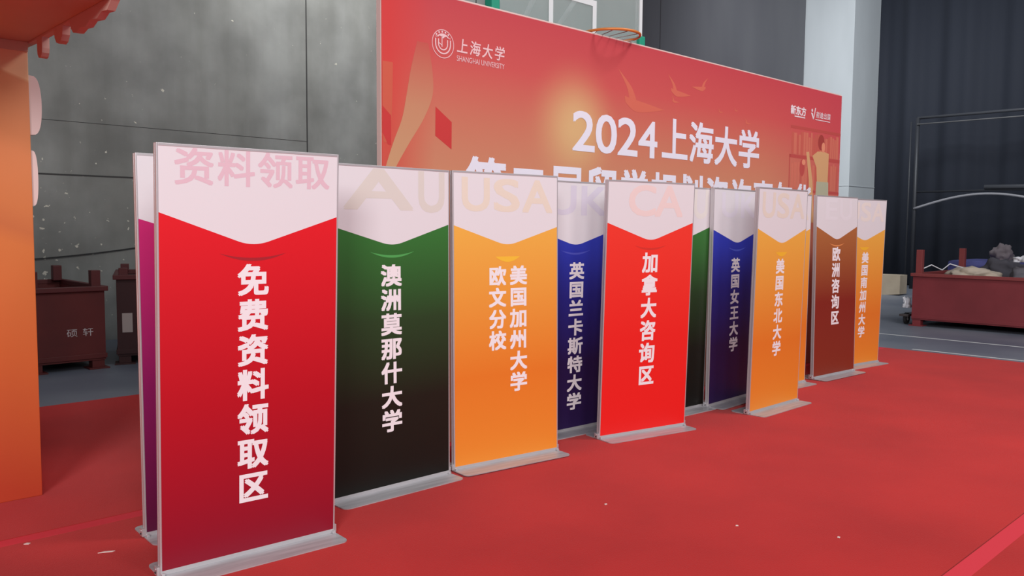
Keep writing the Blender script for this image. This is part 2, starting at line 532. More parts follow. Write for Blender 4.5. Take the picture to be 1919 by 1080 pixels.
stand((0.987, 6.387), 40.75, 0.94, 'narrow visible strip of a dark green banner stand between the bright red and blue stands',
      GR, None, AU, (220, 216, 212), vv=(1.475, 1.485, 1.37), lip_rgb=(70, 150, 76))
stand((1.627, 6.857), 46.5, 0.21, 'blue banner stand with six white characters, left of the orange stand set forward',
      BL, [('英国女王大学', 0.385, 0.150, 1.222, 0.424)], UK, (218, 213, 224), lift=0.005, vv=(1.46, 1.46, 1.35), lip_rgb=(66, 80, 180))
stand((1.895, 6.611), 44.5, 1.08, 'orange banner stand with one text column, set forward right of a blue stand',
      OR, [('美国东北大学', 0.392, 0.143, 1.232, 0.432)], USA, (220, 209, 198), vv=(1.478, 1.478, 1.36), lip='lens', lip_rgb=(238, 170, 44))
stand((2.223, 7.538), 40.31, 0.38, 'orange banner stand mostly hidden, only its right edge showing behind another orange stand',
      OR, None, USA, (220, 209, 198), vv=(1.478, 1.478, 1.36), lip='lens', lip_rgb=(238, 170, 44))
stand((2.965, 8.185), 40.64, -0.75, 'brown banner stand near the far end of the row',
      [(0.02, (122, 44, 28)), (0.75, (120, 36, 24)), (1.45, (156, 96, 54))], [('欧洲咨询区', 0.393, 0.160, 1.295, 0.510)], EU, (220, 216, 222), lift=0.005,
      vv=(1.5, 1.5, 1.37), lip_rgb=(206, 130, 76))
stand((3.458, 8.849), 37.45, 1.1, 'farthest orange banner stand at the right end of the row, beside the brown one',
      OR, [('美国南加州大学', 0.43, 0.136, 1.232, 0.304)], USA, (226, 217, 212), vv=(1.478, 1.478, 1.36), lip='lens', lip_rgb=(238, 170, 44))

# ------------------------------------------------------------------ big red backdrop
BL0 = grid(-6.392, 0.0)
LEN, TOP = 6.268, 2.98
back = empty('stage_backdrop', (BL0.x, BL0.y, 0.0064), YAW)
tag(back, 'wide red and orange fabric backdrop with large white characters, behind the row of stands', 'backdrop')
def bx(u): return u + 6.392
bk_m = bpy.data.materials.new('backdrop_print')
bk_m.use_nodes = True
nt, N, L, bs = nodes_of(bk_m)
tc = N.new('ShaderNodeTexCoord')
sp = N.new('ShaderNodeSeparateXYZ')
L.new(tc.outputs['Object'], sp.inputs[0])
mr = N.new('ShaderNodeMapRange'); mr.inputs['From Min'].default_value = 1.2; mr.inputs['From Max'].default_value = 2.98
L.new(sp.outputs['Z'], mr.inputs['Value'])
rp = N.new('ShaderNodeValToRGB')
el = rp.color_ramp.elements
for _ in range(2): el.new(0.5)
GA = 1.05
for e_, (p_, c_) in zip(el, ((0.3, (202, 138, 106)), (0.56, (198, 116, 94)), (0.78, (198, 84, 82)), (1.0, (188, 68, 76)))):
    e_.position = p_; e_.color = (*[x * GA for x in lin(c_)], 1)
L.new(mr.outputs[0], rp.inputs['Fac'])
# pinker ink towards the right end, redder at the left edge
mr2 = N.new('ShaderNodeMapRange'); mr2.inputs['From Min'].default_value = 4.6; mr2.inputs['From Max'].default_value = 6.3
L.new(sp.outputs['X'], mr2.inputs['Value'])
mm = N.new('ShaderNodeMath'); mm.operation = 'MULTIPLY'; mm.inputs[1].default_value = 0.6
L.new(mr2.outputs[0], mm.inputs[0])
mA = N.new('ShaderNodeMix'); mA.data_type = 'RGBA'; mA.inputs['B'].default_value = (*[x * GA for x in lin((196, 70, 84))], 1)
L.new(mm.outputs[0], mA.inputs['Factor']); L.new(rp.outputs['Color'], mA.inputs['A'])
mr3 = N.new('ShaderNodeMapRange'); mr3.inputs['From Min'].default_value = 0.42; mr3.inputs['From Max'].default_value = 0.06
L.new(sp.outputs['X'], mr3.inputs['Value'])
mm3 = N.new('ShaderNodeMath'); mm3.operation = 'MULTIPLY'; mm3.inputs[1].default_value = 0.75
L.new(mr3.outputs[0], mm3.inputs[0])
mB = N.new('ShaderNodeMix'); mB.data_type = 'RGBA'; mB.inputs['B'].default_value = (*[x * GA for x in lin((206, 56, 54))], 1)
L.new(mm3.outputs[0], mB.inputs['Factor']); L.new(mA.outputs['Result'], mB.inputs['A'])
# printed rising sun
vd = N.new('ShaderNodeVectorMath'); vd.operation = 'DISTANCE'; vd.inputs[1].default_value = (bx(-4.60), 0.0, 2.24)
cmb = N.new('ShaderNodeCombineXYZ'); L.new(sp.outputs['X'], cmb.inputs[0]); L.new(sp.outputs['Z'], cmb.inputs[2])
L.new(cmb.outputs[0], vd.inputs[0])
mr4 = N.new('ShaderNodeMapRange'); mr4.interpolation_type = 'SMOOTHSTEP'
mr4.inputs['From Min'].default_value = 0.62; mr4.inputs['From Max'].default_value = 0.02
L.new(vd.outputs['Value'], mr4.inputs['Value'])
pw = N.new('ShaderNodeMath'); pw.operation = 'POWER'; pw.inputs[1].default_value = 1.5
L.new(mr4.outputs[0], pw.inputs[0])
mC = N.new('ShaderNodeMix'); mC.data_type = 'RGBA'; mC.inputs['B'].default_value = (*[x * GA for x in lin((212, 172, 122))], 1)
L.new(pw.outputs[0], mC.inputs['Factor']); L.new(mB.outputs['Result'], mC.inputs['A'])
L.new(mC.outputs['Result'], bs.inputs['Base Color'])
bs.inputs['Roughness'].default_value = 0.6
bs.inputs['Specular IOR Level'].default_value = 0.25
def ink(name, rgb): return mat(name, rgb, 0.6, spec=0.25, gain=GA)
ribbon_m, ribbon2_m, card_m, bird_m = printed('ribbon_print', [(1.7, (206, 158, 118)), (2.25, (198, 138, 106)), (2.66, (194, 86, 78))], 0.6), ink('pale_red_print', (200, 92, 72)), ink('card_print', (196, 58, 58)), ink('bird_print', (206, 104, 86))
shelf_m, book_m, book2_m, shirt_m, short_m, hair_m, skin_m = ink('shelf_print', (184, 78, 74)), ink('book_print', (204, 112, 94)), ink('book_shade_print', (194, 94, 82)), ink('shirt_print', (208, 160, 116)), ink('shorts_print', (176, 172, 148)), ink('hair_print', (160, 64, 60)), ink('skin_print', (222, 140, 112))
b = B()
b.box(0, LEN, 0, 0.05, 0, TOP, 0, bev=0.004)
e = -0.0006
def flat(pts, mi, d=0.0): b.face([(bx(p[0]), e - d, p[1]) for p in pts], mi)
def strip(A, C, mi, d=0.0):
    for i in range(len(A) - 1):
        flat([A[i], A[i + 1], C[i + 1], C[i]], mi, d)
def smooth_line(pts, k=6):
    out = []
    P = [Vector((p[0], p[1], 0)) for p in pts]
    for i in range(len(P) - 1):
        p0, p1, p2, p3 = P[max(i - 1, 0)], P[i], P[i + 1], P[min(i + 2, len(P) - 1)]
        for s in range(k):
            t = s / k
            q = 0.5 * ((2 * p1) + (p2 - p0) * t + (2 * p0 - 5 * p1 + 4 * p2 - p3) * t * t + (3 * p1 - p0 - 3 * p2 + p3) * t ** 3)
            out.append((q.x, q.y))
    out.append((P[-1].x, P[-1].y))
    return out
# long curling ribbon at the left edge
strip(smooth_line([(-6.12, 2.66), (-6.17, 2.48), (-6.205, 2.31), (-6.24, 2.16), (-6.31, 2.0), (-6.372, 1.83), (-6.39, 1.72)]),
      smooth_line([(-6.03, 2.66), (-5.995, 2.48), (-5.995, 2.33), (-6.07, 2.17), (-6.19, 2.0), (-6.30, 1.83), (-6.34, 1.72)]), 1)
strip(smooth_line([(-6.39, 2.5), (-6.39, 2.2), (-6.385, 2.0)]), smooth_line([(-6.31, 2.5), (-6.318, 2.2), (-6.34, 2.0)]), 2, 0.0002)
flat([(-6.39, 2.225), (-6.325, 2.17), (-6.325, 1.985), (-6.35, 1.99), (-6.39, 2.06)], 3, 0.0004)
flat([(-5.97, 2.262), (-5.832, 2.173), (-5.833, 1.992), (-5.972, 2.072)], 3)
# gulls
def gull(cx, cz, s, flip=1):
    A = smooth_line([(cx - 0.11 * s * flip, cz + 0.25 * s), (cx + 0.0 * s, cz + 0.12 * s), (cx + 0.04 * s * flip, cz + 0.0 * s)])
    C = smooth_line([(cx - 0.105 * s * flip, cz + 0.25 * s), (cx + 0.06 * s * flip, cz + 0.13 * s), (cx + 0.13 * s * flip, cz + 0.02 * s)])
    strip(A, C, 4)
    A = smooth_line([(cx - 0.03 * s * flip, cz + 0.05 * s), (cx + 0.08 * s * flip, cz + 0.035 * s), (cx + 0.24 * s * flip, cz + 0.02 * s), (cx + 0.5 * s * flip, cz - 0.01 * s)])
    C = smooth_line([(cx - 0.02 * s * flip, cz + 0.0 * s), (cx + 0.1 * s * flip, cz - 0.06 * s), (cx + 0.26 * s * flip, cz - 0.055 * s), (cx + 0.5 * s * flip, cz - 0.015 * s)])
    strip(A, C, 4, 0.0002)
gull(-3.98, 2.50, 1.0)
gull(-3.36, 2.66, 0.55)
gull(-2.86, 2.74, 0.4, -1)
for cx, cz, s in ((-4.20, 2.36, 0.18), (-3.35, 2.58, 0.2), (-2.62, 2.56, 0.14), (-2.35, 2.60, 0.12), (-2.15, 2.50, 0.2)):
    gull(cx, cz, s)
# bookcase and a reader seen from behind, pale print at the right
flat([(-1.27, 2.56), (-0.126, 2.56), (-0.126, 2.53), (-1.27, 2.53)], 5)
flat([(-1.27, 2.26), (-0.126, 2.26), (-0.126, 2.225), (-1.27, 2.225)], 5)
flat([(-1.27, 1.90), (-0.126, 1.90), (-0.126, 1.87), (-1.27, 1.87)], 5)
flat([(-1.28, 2.26), (-1.262, 2.26), (-1.262, 1.6), (-1.28, 1.6)], 5)
rr = random.Random(3)
for z0, top in ((2.265, 2.515), (1.905, 2.21), (1.55, 1.85)):
    x = -1.24
    while x < -0.16:
        wd = rr.uniform(0.035, 0.075)
        if x + wd > -0.135: break
        h = (top - z0) * rr.uniform(0.78, 1.0)
        flat([(x, z0), (x + wd * 0.86, z0), (x + wd * 0.86, z0 + h), (x, z0 + h)], rr.choice((6, 7, 6)), 0.0002)
        x += wd
flat([(-0.78, 2.27), (-0.66, 2.325), (-0.52, 2.33), (-0.40, 2.315), (-0.405, 2.0), (-0.66, 2.0), (-0.68, 2.15)], 8, 0.0004)
flat([(-0.67, 2.0), (-0.39, 2.0), (-0.36, 1.55), (-0.70, 1.55)], 9, 0.0004)
flat([(-0.92, 2.30), (-0.86, 2.31), (-0.76, 2.0), (-0.70, 1.55), (-0.80, 1.55), (-0.84, 2.0)], 8, 0.0006)
flat([(-0.585 + 0.075 * math.cos(t * math.pi / 9), 2.425 + 0.085 * math.sin(t * math.pi / 9)) for t in range(18)], 10, 0.0006)
flat([(-0.535 + 0.04 * math.cos(t * math.pi / 9), 2.375 + 0.055 * math.sin(t * math.pi / 9)) for t in range(18)], 11, 0.0008)
flat([(-1.0 + 0.055 * math.cos(t * math.pi / 9), 2.13 + 0.09 * math.sin(t * math.pi / 9)) for t in range(18)], 5, 0.0005)
flat([(-0.97 + 0.04 * math.cos(t * math.pi / 9), 2.19 + 0.03 * math.sin(t * math.pi / 9)) for t in range(18)], 11, 0.0007)
sheet = b.build('fabric_sheet', [bk_m, ribbon_m, ribbon2_m, card_m, bird_m, shelf_m, book_m, book2_m, shirt_m, short_m, hair_m, skin_m], back, flat=False)
# lettering
title_m = mat('title_ink', (224, 220, 234), 0.55, gain=1.1)
b = B(); yy = -0.0022
x = bx(-4.636)
for k, ch in enumerate('2024'):
    put(b, ch, x + 0.272 * k, x + 0.272 * k + 0.262, 2.068, 2.376, yy, 0.012, 0, True)
for k, ch in enumerate('上海大学'):
    put(b, ch, bx(-3.505) + 0.408 * k, bx(-3.505) + 0.408 * k + 0.40, 2.065, 2.44, yy, 0.022)
b.build('title', title_m, sheet, flat=True)
b = B()
for k, ch in enumerate('第二届留学规划咨询嘉年华'):
    put(b, ch, bx(-5.715) + 0.4145 * k, bx(-5.715) + 0.4145 * k + 0.385, 1.555, 1.962, yy, 0.03)
b.build('subtitle', title_m, sheet, flat=True)
logo_m = mat('logo_ink', (236, 196, 200), 0.55, gain=1.0)
b = B()
for k, ch in enumerate('上海大学'):
    put(b, ch, bx(-5.795) + 0.113 * k, bx(-5.795) + 0.113 * k + 0.098, 2.635, 2.735, yy, 0.014, shear=0.12)
word(b, 'SHANGHAI UNIVERSITY', bx(-5.79), bx(-5.354), 2.582, 2.618, yy, 0.0)
# round crest
cx, cz = bx(-5.909), 2.674
def ring(r0, r1, a0=0, a1=360, k=40, sx=1.0):
    for i in range(k):
        t0, t1 = math.radians(a0 + (a1 - a0) * i / k), math.radians(a0 + (a1 - a0) * (i + 1) / k)
        b.face([(cx + sx * r0 * math.cos(t0), yy, cz + r0 * math.sin(t0)), (cx + sx * r1 * math.cos(t0), yy, cz + r1 * math.sin(t0)), (cx + sx * r1 * math.cos(t1), yy, cz + r1 * math.sin(t1)), (cx + sx * r0 * math.cos(t1), yy, cz + r0 * math.sin(t1))])
ring(0.088, 0.093)
def quad(*p): b.face([(cx + q[0], yy, cz + q[1]) for q in p])
def ucurve(r0, r1, ztop):
    ring(r0, r1, 180, 360, 20)
    quad((-r1, 0), (-r0, 0), (-r0, ztop), (-r1, ztop)); quad((r0, 0), (r1, 0), (r1, ztop), (r0, ztop))
ucurve(0.058, 0.067, 0.03)
ucurve(0.034, 0.042, 0.03)
quad((-0.034, 0.0), (-0.012, -0.01), (-0.012, -0.004), (-0.034, 0.006)); quad((-0.012, -0.02), (-0.005, -0.02), (-0.005, 0.05), (-0.012, 0.05))
for i in range(10):
    t0, t1 = math.radians(25 + 13 * i), math.radians(25 + 13 * (i + 1))
    def lo(t): return 0.034 + 0.016 * abs(math.sin(t * 4.0))
    b.face([(cx + 0.067 * math.cos(t0), yy, cz + lo(t0)), (cx + 0.067 * math.cos(t1), yy, cz + lo(t1)), (cx + 0.067 * math.cos(t1), yy, cz + 0.067 * max(math.sin(t1), 0.52)), (cx + 0.067 * math.cos(t0), yy, cz + 0.067 * max(math.sin(t0), 0.52))])
for t in (55, 75, 95, 115, 135):
    t = math.radians(t)
    b.face([(cx + 0.078 * math.cos(t) + 0.006 * dx, yy, cz + 0.078 * math.sin(t) + 0.006 * dz) for dx, dz in ((-1, -1), (1, -1), (1, 1), (-1, 1))])
b.build('university_logo', logo_m, sheet, flat=True)
b = B()
for k, ch in enumerate('新东方'):
    put(b, ch, bx(-1.285) + 0.112 * k, bx(-1.285) + 0.112 * k + 0.108, 2.672, 2.765, yy, 0.04)
b.box(bx(-1.20), bx(-0.97), yy - 0.0002, yy, 2.650, 2.662)
for k, ch in enumerate('前途出国'):
    put(b, ch, bx(-0.73) + 0.085 * k, bx(-0.73) + 0.085 * k + 0.078, 2.682, 2.752, yy, 0.012, shear=0.1)
b.box(bx(-0.745), bx(-0.40), yy - 0.0002, yy, 2.658, 2.666)
b.face([(bx(p[0]), yy, p[1]) for p in ((-0.845, 2.725), (-0.805, 2.725), (-0.775, 2.668), (-0.79, 2.655))])
b.face([(bx(p[0]), yy, p[1]) for p in ((-0.79, 2.655), (-0.775, 2.668), (-0.735, 2.785), (-0.755, 2.785))])
b.face([(bx(-0.82) + 0.017 * math.cos(t * math.pi / 8), yy, 2.752 + 0.017 * math.sin(t * math.pi / 8)) for t in range(16)])
b.build('sponsor_logo', mat('sponsor_ink', (236, 220, 226), 0.55), sheet, flat=True)
# thin white edge piping and rear frame
b = B()
b.box(-0.004, LEN + 0.004, 0.006, 0.05, TOP, TOP + 0.012, bev=0.003)
b.box(-0.006, 0.0, 0.006, 0.05, 0.0, TOP + 0.012)
b.box(LEN, LEN + 0.006, 0.006, 0.05, 0.0, TOP + 0.012)
b.build('edge_piping', mat('pale_piping', (222, 196, 190), 0.5), back)
b = B()
for x in (0.06, 1.6, 3.13, 4.7, LEN - 0.06):
    b.tube([(x, 0.075, 0.0), (x, 0.075, TOP - 0.05)], 0.02)
for z in (0.06, 1.5, TOP - 0.08):
    b.tube([(0.03, 0.075, z), (LEN - 0.03, 0.075, z)], 0.018)
b.build('frame', steel, back)
for x in (0.8, LEN - 0.8):
    b = B(); b.tube([(x, 0.08, 1.9), (x, 0.62, 0.02)], 0.018); b.tube([(x, 0.08, 0.02), (x, 0.66, 0.02)], 0.018)
    b.build('brace', steel, back)

# ------------------------------------------------------------------ basketball hoop behind the backdrop
HU, HN = -4.152, 0.045
hp = grid(HU, 0.95)
hoop = empty('basketball_hoop', (hp.x, hp.y, 0.0), YAW)
tag(hoop, 'basketball hoop with glass backboard and orange rim rising above the red backdrop', 'basketball hoop')
yf = 0.445 - 0.95          # board front plane, local y
glass = bpy.data.materials.new('board_glass'); glass.use_nodes = True
nt, N, L, bs = nodes_of(glass)
bs.inputs['Base Color'].default_value = (*lin((176, 190, 188)), 1)
bs.inputs['Roughness'].default_value = 0.12
bs.inputs['Alpha'].default_value = 0.42
white_m = mat('board_white', (222, 226, 228), 0.4)
green_m = mat('green_pad', (24, 150, 120), 0.6)
b = B(); b.box(-0.88, 0.88, yf, yf + 0.012, 2.93, 3.92)
b.build('backboard', glass, hoop)
b = B()
b.box(-0.92, -0.88, yf - 0.012, yf + 0.04, 2.9, 3.95, bev=0.004); b.box(0.88, 0.92, yf - 0.012, yf + 0.04, 2.9, 3.95, bev=0.004)
b.box(-0.88, 0.88, yf - 0.012, yf + 0.04, 2.9, 2.93, bev=0.004); b.box(-0.88, 0.88, yf - 0.012, yf + 0.04, 3.92, 3.95, bev=0.004)
b.build('board_frame', white_m, hoop)
b = B()
ys0, ys1 = yf - 0.002, yf - 0.0005
for x0, x1, z0, z1 in ((-0.295, -0.245, 2.97, 3.42), (0.245, 0.295, 2.97, 3.42), (-0.245, 0.245, 3.37, 3.42), (-0.245, 0.245, 2.97, 3.02)):
    b.box(x0, x1, ys0, ys1, z0, z1)
b.build('target_square', white_m, hoop)
for sx in (-1, 1):
    b = B()
    b.box(min(sx * 0.86, sx * 0.945), max(sx * 0.86, sx * 0.945), yf - 0.03, yf + 0.055, 2.86, 3.22, bev=0.012)
    b.box(min(sx * 0.3, sx * 0.86), max(sx * 0.3, sx * 0.86), yf - 0.03, yf + 0.055, 2.86, 2.925, bev=0.012)
    b.build('corner_pad', green_m, hoop)
rim_m = mat('rim_orange', (214, 126, 56), 0.4, 0.1)
yc, zc, rr_ = HN - 0.95, 3.02, 0.24
b = B()
b.tube([(rr_ * math.cos(2 * math.pi * k / 40), yc + rr_ * math.sin(2 * math.pi * k / 40), zc) for k in range(40)], 0.0105, 10, closed=True)
for sx in (-1, 1):
    b.tube([(sx * 0.10, yc + 0.209, zc), (sx * 0.07, yf - 0.03, zc - 0.005)], 0.009)
b.box(-0.11, 0.11, yf - 0.034, yf - 0.022, 2.98, 3.085, bev=0.004)
rim = b.build('rim', rim_m, hoop)
b = B()
for k in range(12):
    a = 2 * math.pi * (k + 0.5) / 12
    p0 = (rr_ * math.cos(a), yc + rr_ * math.sin(a), zc - 0.01)
    p1 = (0.14 * math.cos(a), yc + 0.09 + 0.05 * math.sin(a), zc - 0.03 if math.sin(a) > -0.2 else 3.004)
    p2 = (0.10 * math.cos(a), yc + 0.17 + 0.05 * math.sin(a), 2.80)
    b.tube([p0, p1, p2], 0.0035, 6)
for z, r in ((2.93, 0.115), (2.82, 0.10)):
    b.tube([(r * math.cos(2 * math.pi * k / 24), yc + 0.155 + 0.05 * math.sin(2 * math.pi * k / 24), z) for k in range(24)], 0.003, 6, closed=True)
b.build('net', mat('net_cord', (150, 140, 138), 0.8), rim)
post_m = mat('hoop_post_paint', (46, 74, 92), 0.5)
b = B()
b.box(-0.09, 0.09, 0.75, 0.93, 0.12, 2.6, bev=0.01)
b.build('post', post_m, hoop)
b = B()
for sx in (-1, 1):
    b.tube([(sx * 0.07, 0.84, 2.55), (sx * 0.25, yf + 0.05, 3.1)], 0.03)
    b.tube([(sx * 0.07, 0.84, 2.2), (sx * 0.25, yf + 0.05, 3.6)], 0.022)
b.build('support_arm', white_m, hoop)
b = B(); b.box(-0.5, 0.5, 0.1, 1.6, 0.006, 0.14, bev=0.02)
b.build('base', post_m, hoop)

# ------------------------------------------------------------------ orange entrance arch at the left
AU0, AN0 = -8.20, 0.62
ap = grid(AU0, AN0)
arch = empty('entrance_arch', (ap.x, ap.y, 0.006), YAW)
tag(arch, 'orange entrance arch with red canopy and white cloud cutouts at the left edge', 'arch')
pm = bpy.data.materials.new('arch_print_bounce'); pm.use_nodes = True
nt, N, L, bs = nodes_of(pm)
tc = N.new('ShaderNodeTexCoord'); sp = N.new('ShaderNodeSeparateXYZ')
L.new(tc.outputs['Object'], sp.inputs[0])
ma = N.new('ShaderNodeMath'); ma.operation = 'MULTIPLY'; ma.inputs[1].default_value = -0.55
L.new(sp.outputs['X'], ma.inputs[0])
sn = N.new('ShaderNodeMath'); sn.operation = 'SINE'
m5 = N.new('ShaderNodeMath'); m5.operation = 'MULTIPLY'; m5.inputs[1].default_value = 7.0
L.new(sp.outputs['X'], m5.inputs[0]); L.new(m5.outputs[0], sn.inputs[0])
m6 = N.new('ShaderNodeMath'); m6.operation = 'MULTIPLY'; m6.inputs[1].default_value = 0.03
L.new(sn.outputs[0], m6.inputs[0])
ad = N.new('ShaderNodeMath'); ad.operation = 'ADD'; L.new(ma.outputs[0], ad.inputs[0]); L.new(m6.outputs[0], ad.inputs[1])
sb = N.new('ShaderNodeMath'); sb.operation = 'SUBTRACT'; L.new(sp.outputs['Z'], sb.inputs[0]); L.new(ad.outputs[0], sb.inputs[1])
mr = N.new('ShaderNodeMapRange'); mr.inputs['From Min'].default_value = 0.0; mr.inputs['From Max'].default_value = 2.43
L.new(sb.outputs[0], mr.inputs['Value'])
rp = N.new('ShaderNodeValToRGB'); el = rp.color_ramp.elements
stops = [(0.0, (184, 60, 30)), (0.30, (206, 98, 42)), (0.55, (206, 114, 54)), (0.585, (194, 106, 56)), (0.635, (202, 116, 62)), (0.75, (206, 124, 74)), (0.79, (198, 122, 74)), (0.912, (206, 136, 92)), (0.918, (228, 184, 138)), (0.99, (228, 184, 146))]  # printed bands, with the carpet's red bounce painted in at the foot
for _ in range(len(stops) - 2): el.new(0.5)
for e_, (p_, c_) in zip(el, stops):
    e_.position = p_; e_.color = (*[x * 1.08 for x in lin(c_)], 1)
L.new(mr.outputs[0], rp.inputs['Fac']); L.new(rp.outputs['Color'], bs.inputs['Base Color'])
bs.inputs['Roughness'].default_value = 0.6
AT = 2.425
b = B(); b.box(-1.5, 0, 0, 0.55, 0, AT - 0.002, bev=0.004)
b.build('pillar', pm, arch)
can_m = noisy(mat('canopy_print', (200, 166, 146), 0.6), (192, 156, 136), (208, 176, 154), (0.8, 0.8, 0.8), 3)
b = B(); b.box(-3.6, 0.0, -1.28, 0.55, AT, AT + 0.45, bev=0.004)
b.build('canopy', can_m, arch)
b = B(); b.box(-3.6, 0.0, -0.006, 0.0, AT - 0.05, AT - 0.001)
b.build('lintel_strip', can_m, arch)
# scalloped valance board on the canopy's right side (outline in local y,z)
val_m = mat('valance_print', (210, 172, 160), 0.6)
def P(y, z): return (y, z)
out = [(0.3, AT + 0.43), (-1.32, AT + 0.43), (-1.32, AT + 0.02), (-1.25, AT - 0.015), (-1.20, AT - 0.045), (-1.13, AT - 0.04), (-1.07, AT - 0.06), (-0.98, AT - 0.05),
       (-0.92, AT - 0.068), (-0.85, AT - 0.062), (-0.79, AT - 0.075), (-0.745, AT - 0.068), (-0.715, AT - 0.045), (-0.70, AT - 0.006)]
def drip(y0, y1, d):
    r = (y1 - y0) / 2
    return [(y0, AT - 0.01), (y0, AT - d + r)] + [(y0 + r - r * math.cos(math.pi * k / 6), AT - d + r - r * math.sin(math.pi * k / 6)) for k in range(1, 6)] + [(y1, AT - d + r), (y1, AT - 0.01)]
out += drip(-0.595, -0.455, 0.085) + drip(-0.255, -0.165, 0.11) + [(0.3, AT - 0.0)]
b = B()
b.prism(out, 'x', 0.001, 0.035)
b.build('valance', val_m, arch)
cl_m = mat('cloud_white', (222, 196, 192), 0.55)
def cloud(z0, z1, wd, y):
    pts = [(0.0, z0)]
    zc_, hz = (z0 + z1) / 2, (z1 - z0) / 2
    for k in range(1, 16):
        a = -math.pi / 2 + math.pi * k / 16
        pts.append((wd * (math.cos(a) ** 0.5), zc_ + hz * math.sin(a)))
    pts += [(0.0, z1)]
    b = B(); b.prism(pts, 'y', y, y + 0.03)
    b.build('cloud_cutout', cl_m, arch)
cloud(1.945, 2.258, 0.062, 0.015)
cloud(1.57, 1.865, 0.034, 0.015)

# ------------------------------------------------------------------ red steel waste bins
def bin_(name, label, u0, u1, n0, n1, h, z0, paint, rim_paint, post_h, group=None, turn=0.0):
    p = grid(u0, n0)                       # front left corner, the bin is turned about it
    ya = YAW + math.radians(turn)
    p = p + Vector((math.cos(ya), math.sin(ya), 0)) * ((u1 - u0) / 2) + Vector((-math.sin(ya), math.cos(ya), 0)) * ((n1 - n0) / 2)
    root = empty(name, (p.x, p.y, 0), ya)
    tag(root, label, 'steel bin', group)
    X, Y, t = (u1 - u0) / 2, (n1 - n0) / 2, 0.03
    b = B()
    b.box(-X, X, -Y, -Y + t, z0, h); b.box(-X, X, Y - t, Y, z0, h)
    b.box(-X, -X + t, -Y + t, Y - t, z0, h); b.box(X - t, X, -Y + t, Y - t, z0, h)
    b.box(-X + t, X - t, -Y + t, Y - t, z0, z0 + 0.04)
    # pressed ribs along the bottom
    b.box(-X - 0.012, X + 0.012, -Y - 0.012, -Y, z0 + 0.02, z0 + 0.07, bev=0.004)
    b.box(-X - 0.012, -X, -Y, Y, z0 + 0.02, z0 + 0.07, bev=0.004)
    b.build('body', paint, root)
    b = B()
    r = 0.03
    b.box(-X - r, X + r, -Y - r, -Y + r, h, h + 0.05, bev=0.006); b.box(-X - r, X + r, Y - r, Y + r, h, h + 0.05, bev=0.006)
    b.box(-X - r, -X + r, -Y + r, Y - r, h, h + 0.05, bev=0.006); b.box(X - r, X + r, -Y + r, Y - r, h, h + 0.05, bev=0.006)
    b.build('rim', rim_paint, root)
    for sx in (-1, 1):
        for sy in (-1, 1):
            x, y = sx * (X - 0.07), sy * (Y - 0.07)
            if post_h:
                b = B(); b.box(x - 0.045, x + 0.045, y - 0.045, y + 0.045, h + 0.04, h + 0.05 + post_h, bev=0.006)
                b.build('corner_post', rim_paint, root)
            b = B(); b.box(x - 0.06, x + 0.06, y - 0.06, y + 0.06, 0.012, z0, bev=0.004); b.box(x - 0.1, x + 0.1, y - 0.1, y + 0.1, 0.0, 0.014, bev=0.003)
            b.build('foot', paint, root)
    return root, X, Y
shaded_red = noisy(mat('shaded_red_paint', (88, 25, 25), 0.6), (82, 23, 23), (96, 29, 28), (2, 2, 2), 5)  # left bins' body and rim reds darkened to carry their shade
shaded_rim = mat('shaded_rim_paint', (86, 30, 32), 0.55)
r1, X1, Y1 = bin_('waste_bin', 'dark red steel bin with white characters, left of the nearest stands', -7.25, -6.53, 4.72, 6.15, 0.80, 0.09, shaded_red, shaded_rim, 0.16, 'dark red steel bins by the concrete wall')
b = B()
for k, ch in enumerate('硕轩'):
    xx = -7.015 + 0.5 - 0.33 + 0.0
    put(b, ch, 0.04 + 0.15 * k - 0.05, 0.04 + 0.15 * k + 0.055, 0.345, 0.43, -Y1 - 0.002, 0.0)
b.build('lettering', mat('brushed_white_paint', (190, 184, 186), 0.7), r1, flat=True)
r2, X2, Y2 = bin_('waste_bin', 'dark steel bin with a white paper label, partly hidden behind the purple stand', -6.37, -5.0, 4.85, 6.0, 0.90, 0.09, mat('deep_shaded_red', (58, 27, 29), 0.65), shaded_rim, 0.07, 'dark red steel bins by the concrete wall', -20)  # same red taken deeper, the bin's shade put into its colour
b = B(); b.box(-X2 + 0.05, -X2 + 0.15, -Y2 - 0.003, -Y2 - 0.0005, 0.34, 0.545)
b.build('paper_label', mat('dull_paper', (176, 166, 162), 0.8), r2)  # label paper in one even dull tone
b = B(); b.prism([(-X2 + 0.19, 0.51), (-X2 + 0.25, 0.47), (-X2 + 0.25, 0.55)], 'y', -Y2 - 0.003, -Y2 - 0.0005)
b.build('sticker', mat('pale_sticker', (196, 188, 186), 0.8), r2)
red_p = noisy(mat('bin_red_paint', (124, 46, 52), 0.5), (116, 42, 47), (132, 50, 56), (1.5, 1.5, 1.5), 5)
red_rim = mat('bin_rim_paint', (132, 58, 58), 0.5)
r3, X3, Y3 = bin_('waste_bin', 'large bright red steel bin heaped with grey fabric at the right edge', 4.05, 6.05, -3.2, 0.72, 0.77, 0.10, red_p, red_rim, 0.36)
def lump(name, label, cat, u, n, z, sx, sy, sz, m, seed=0, rough=0.35, group=None):
    t = bmesh.new()
    bmesh.ops.create_icosphere(t, subdivisions=4, radius=1.0)
    for v in t.verts:
        q = v.co.copy()
        d = 1 + rough * noise.noise(q * 1.7 + Vector((seed, 0, 0))) + 0.5 * rough * noise.noise(q * 4.1 + Vector((0, seed, 0)))
        v.co = Vector((q.x * sx * d, q.y * sy * d, max(q.z * d, -0.35) * sz))
    for f in t.faces: f.smooth = True
    b = B(); b.merge(t)
    p = grid(u, n, z)
    return tag(b.build(name, m, None, p, (0, 0, YAW)), label, cat, group)
cloth = mat('grey_cloth', (100, 97, 104), 0.9)
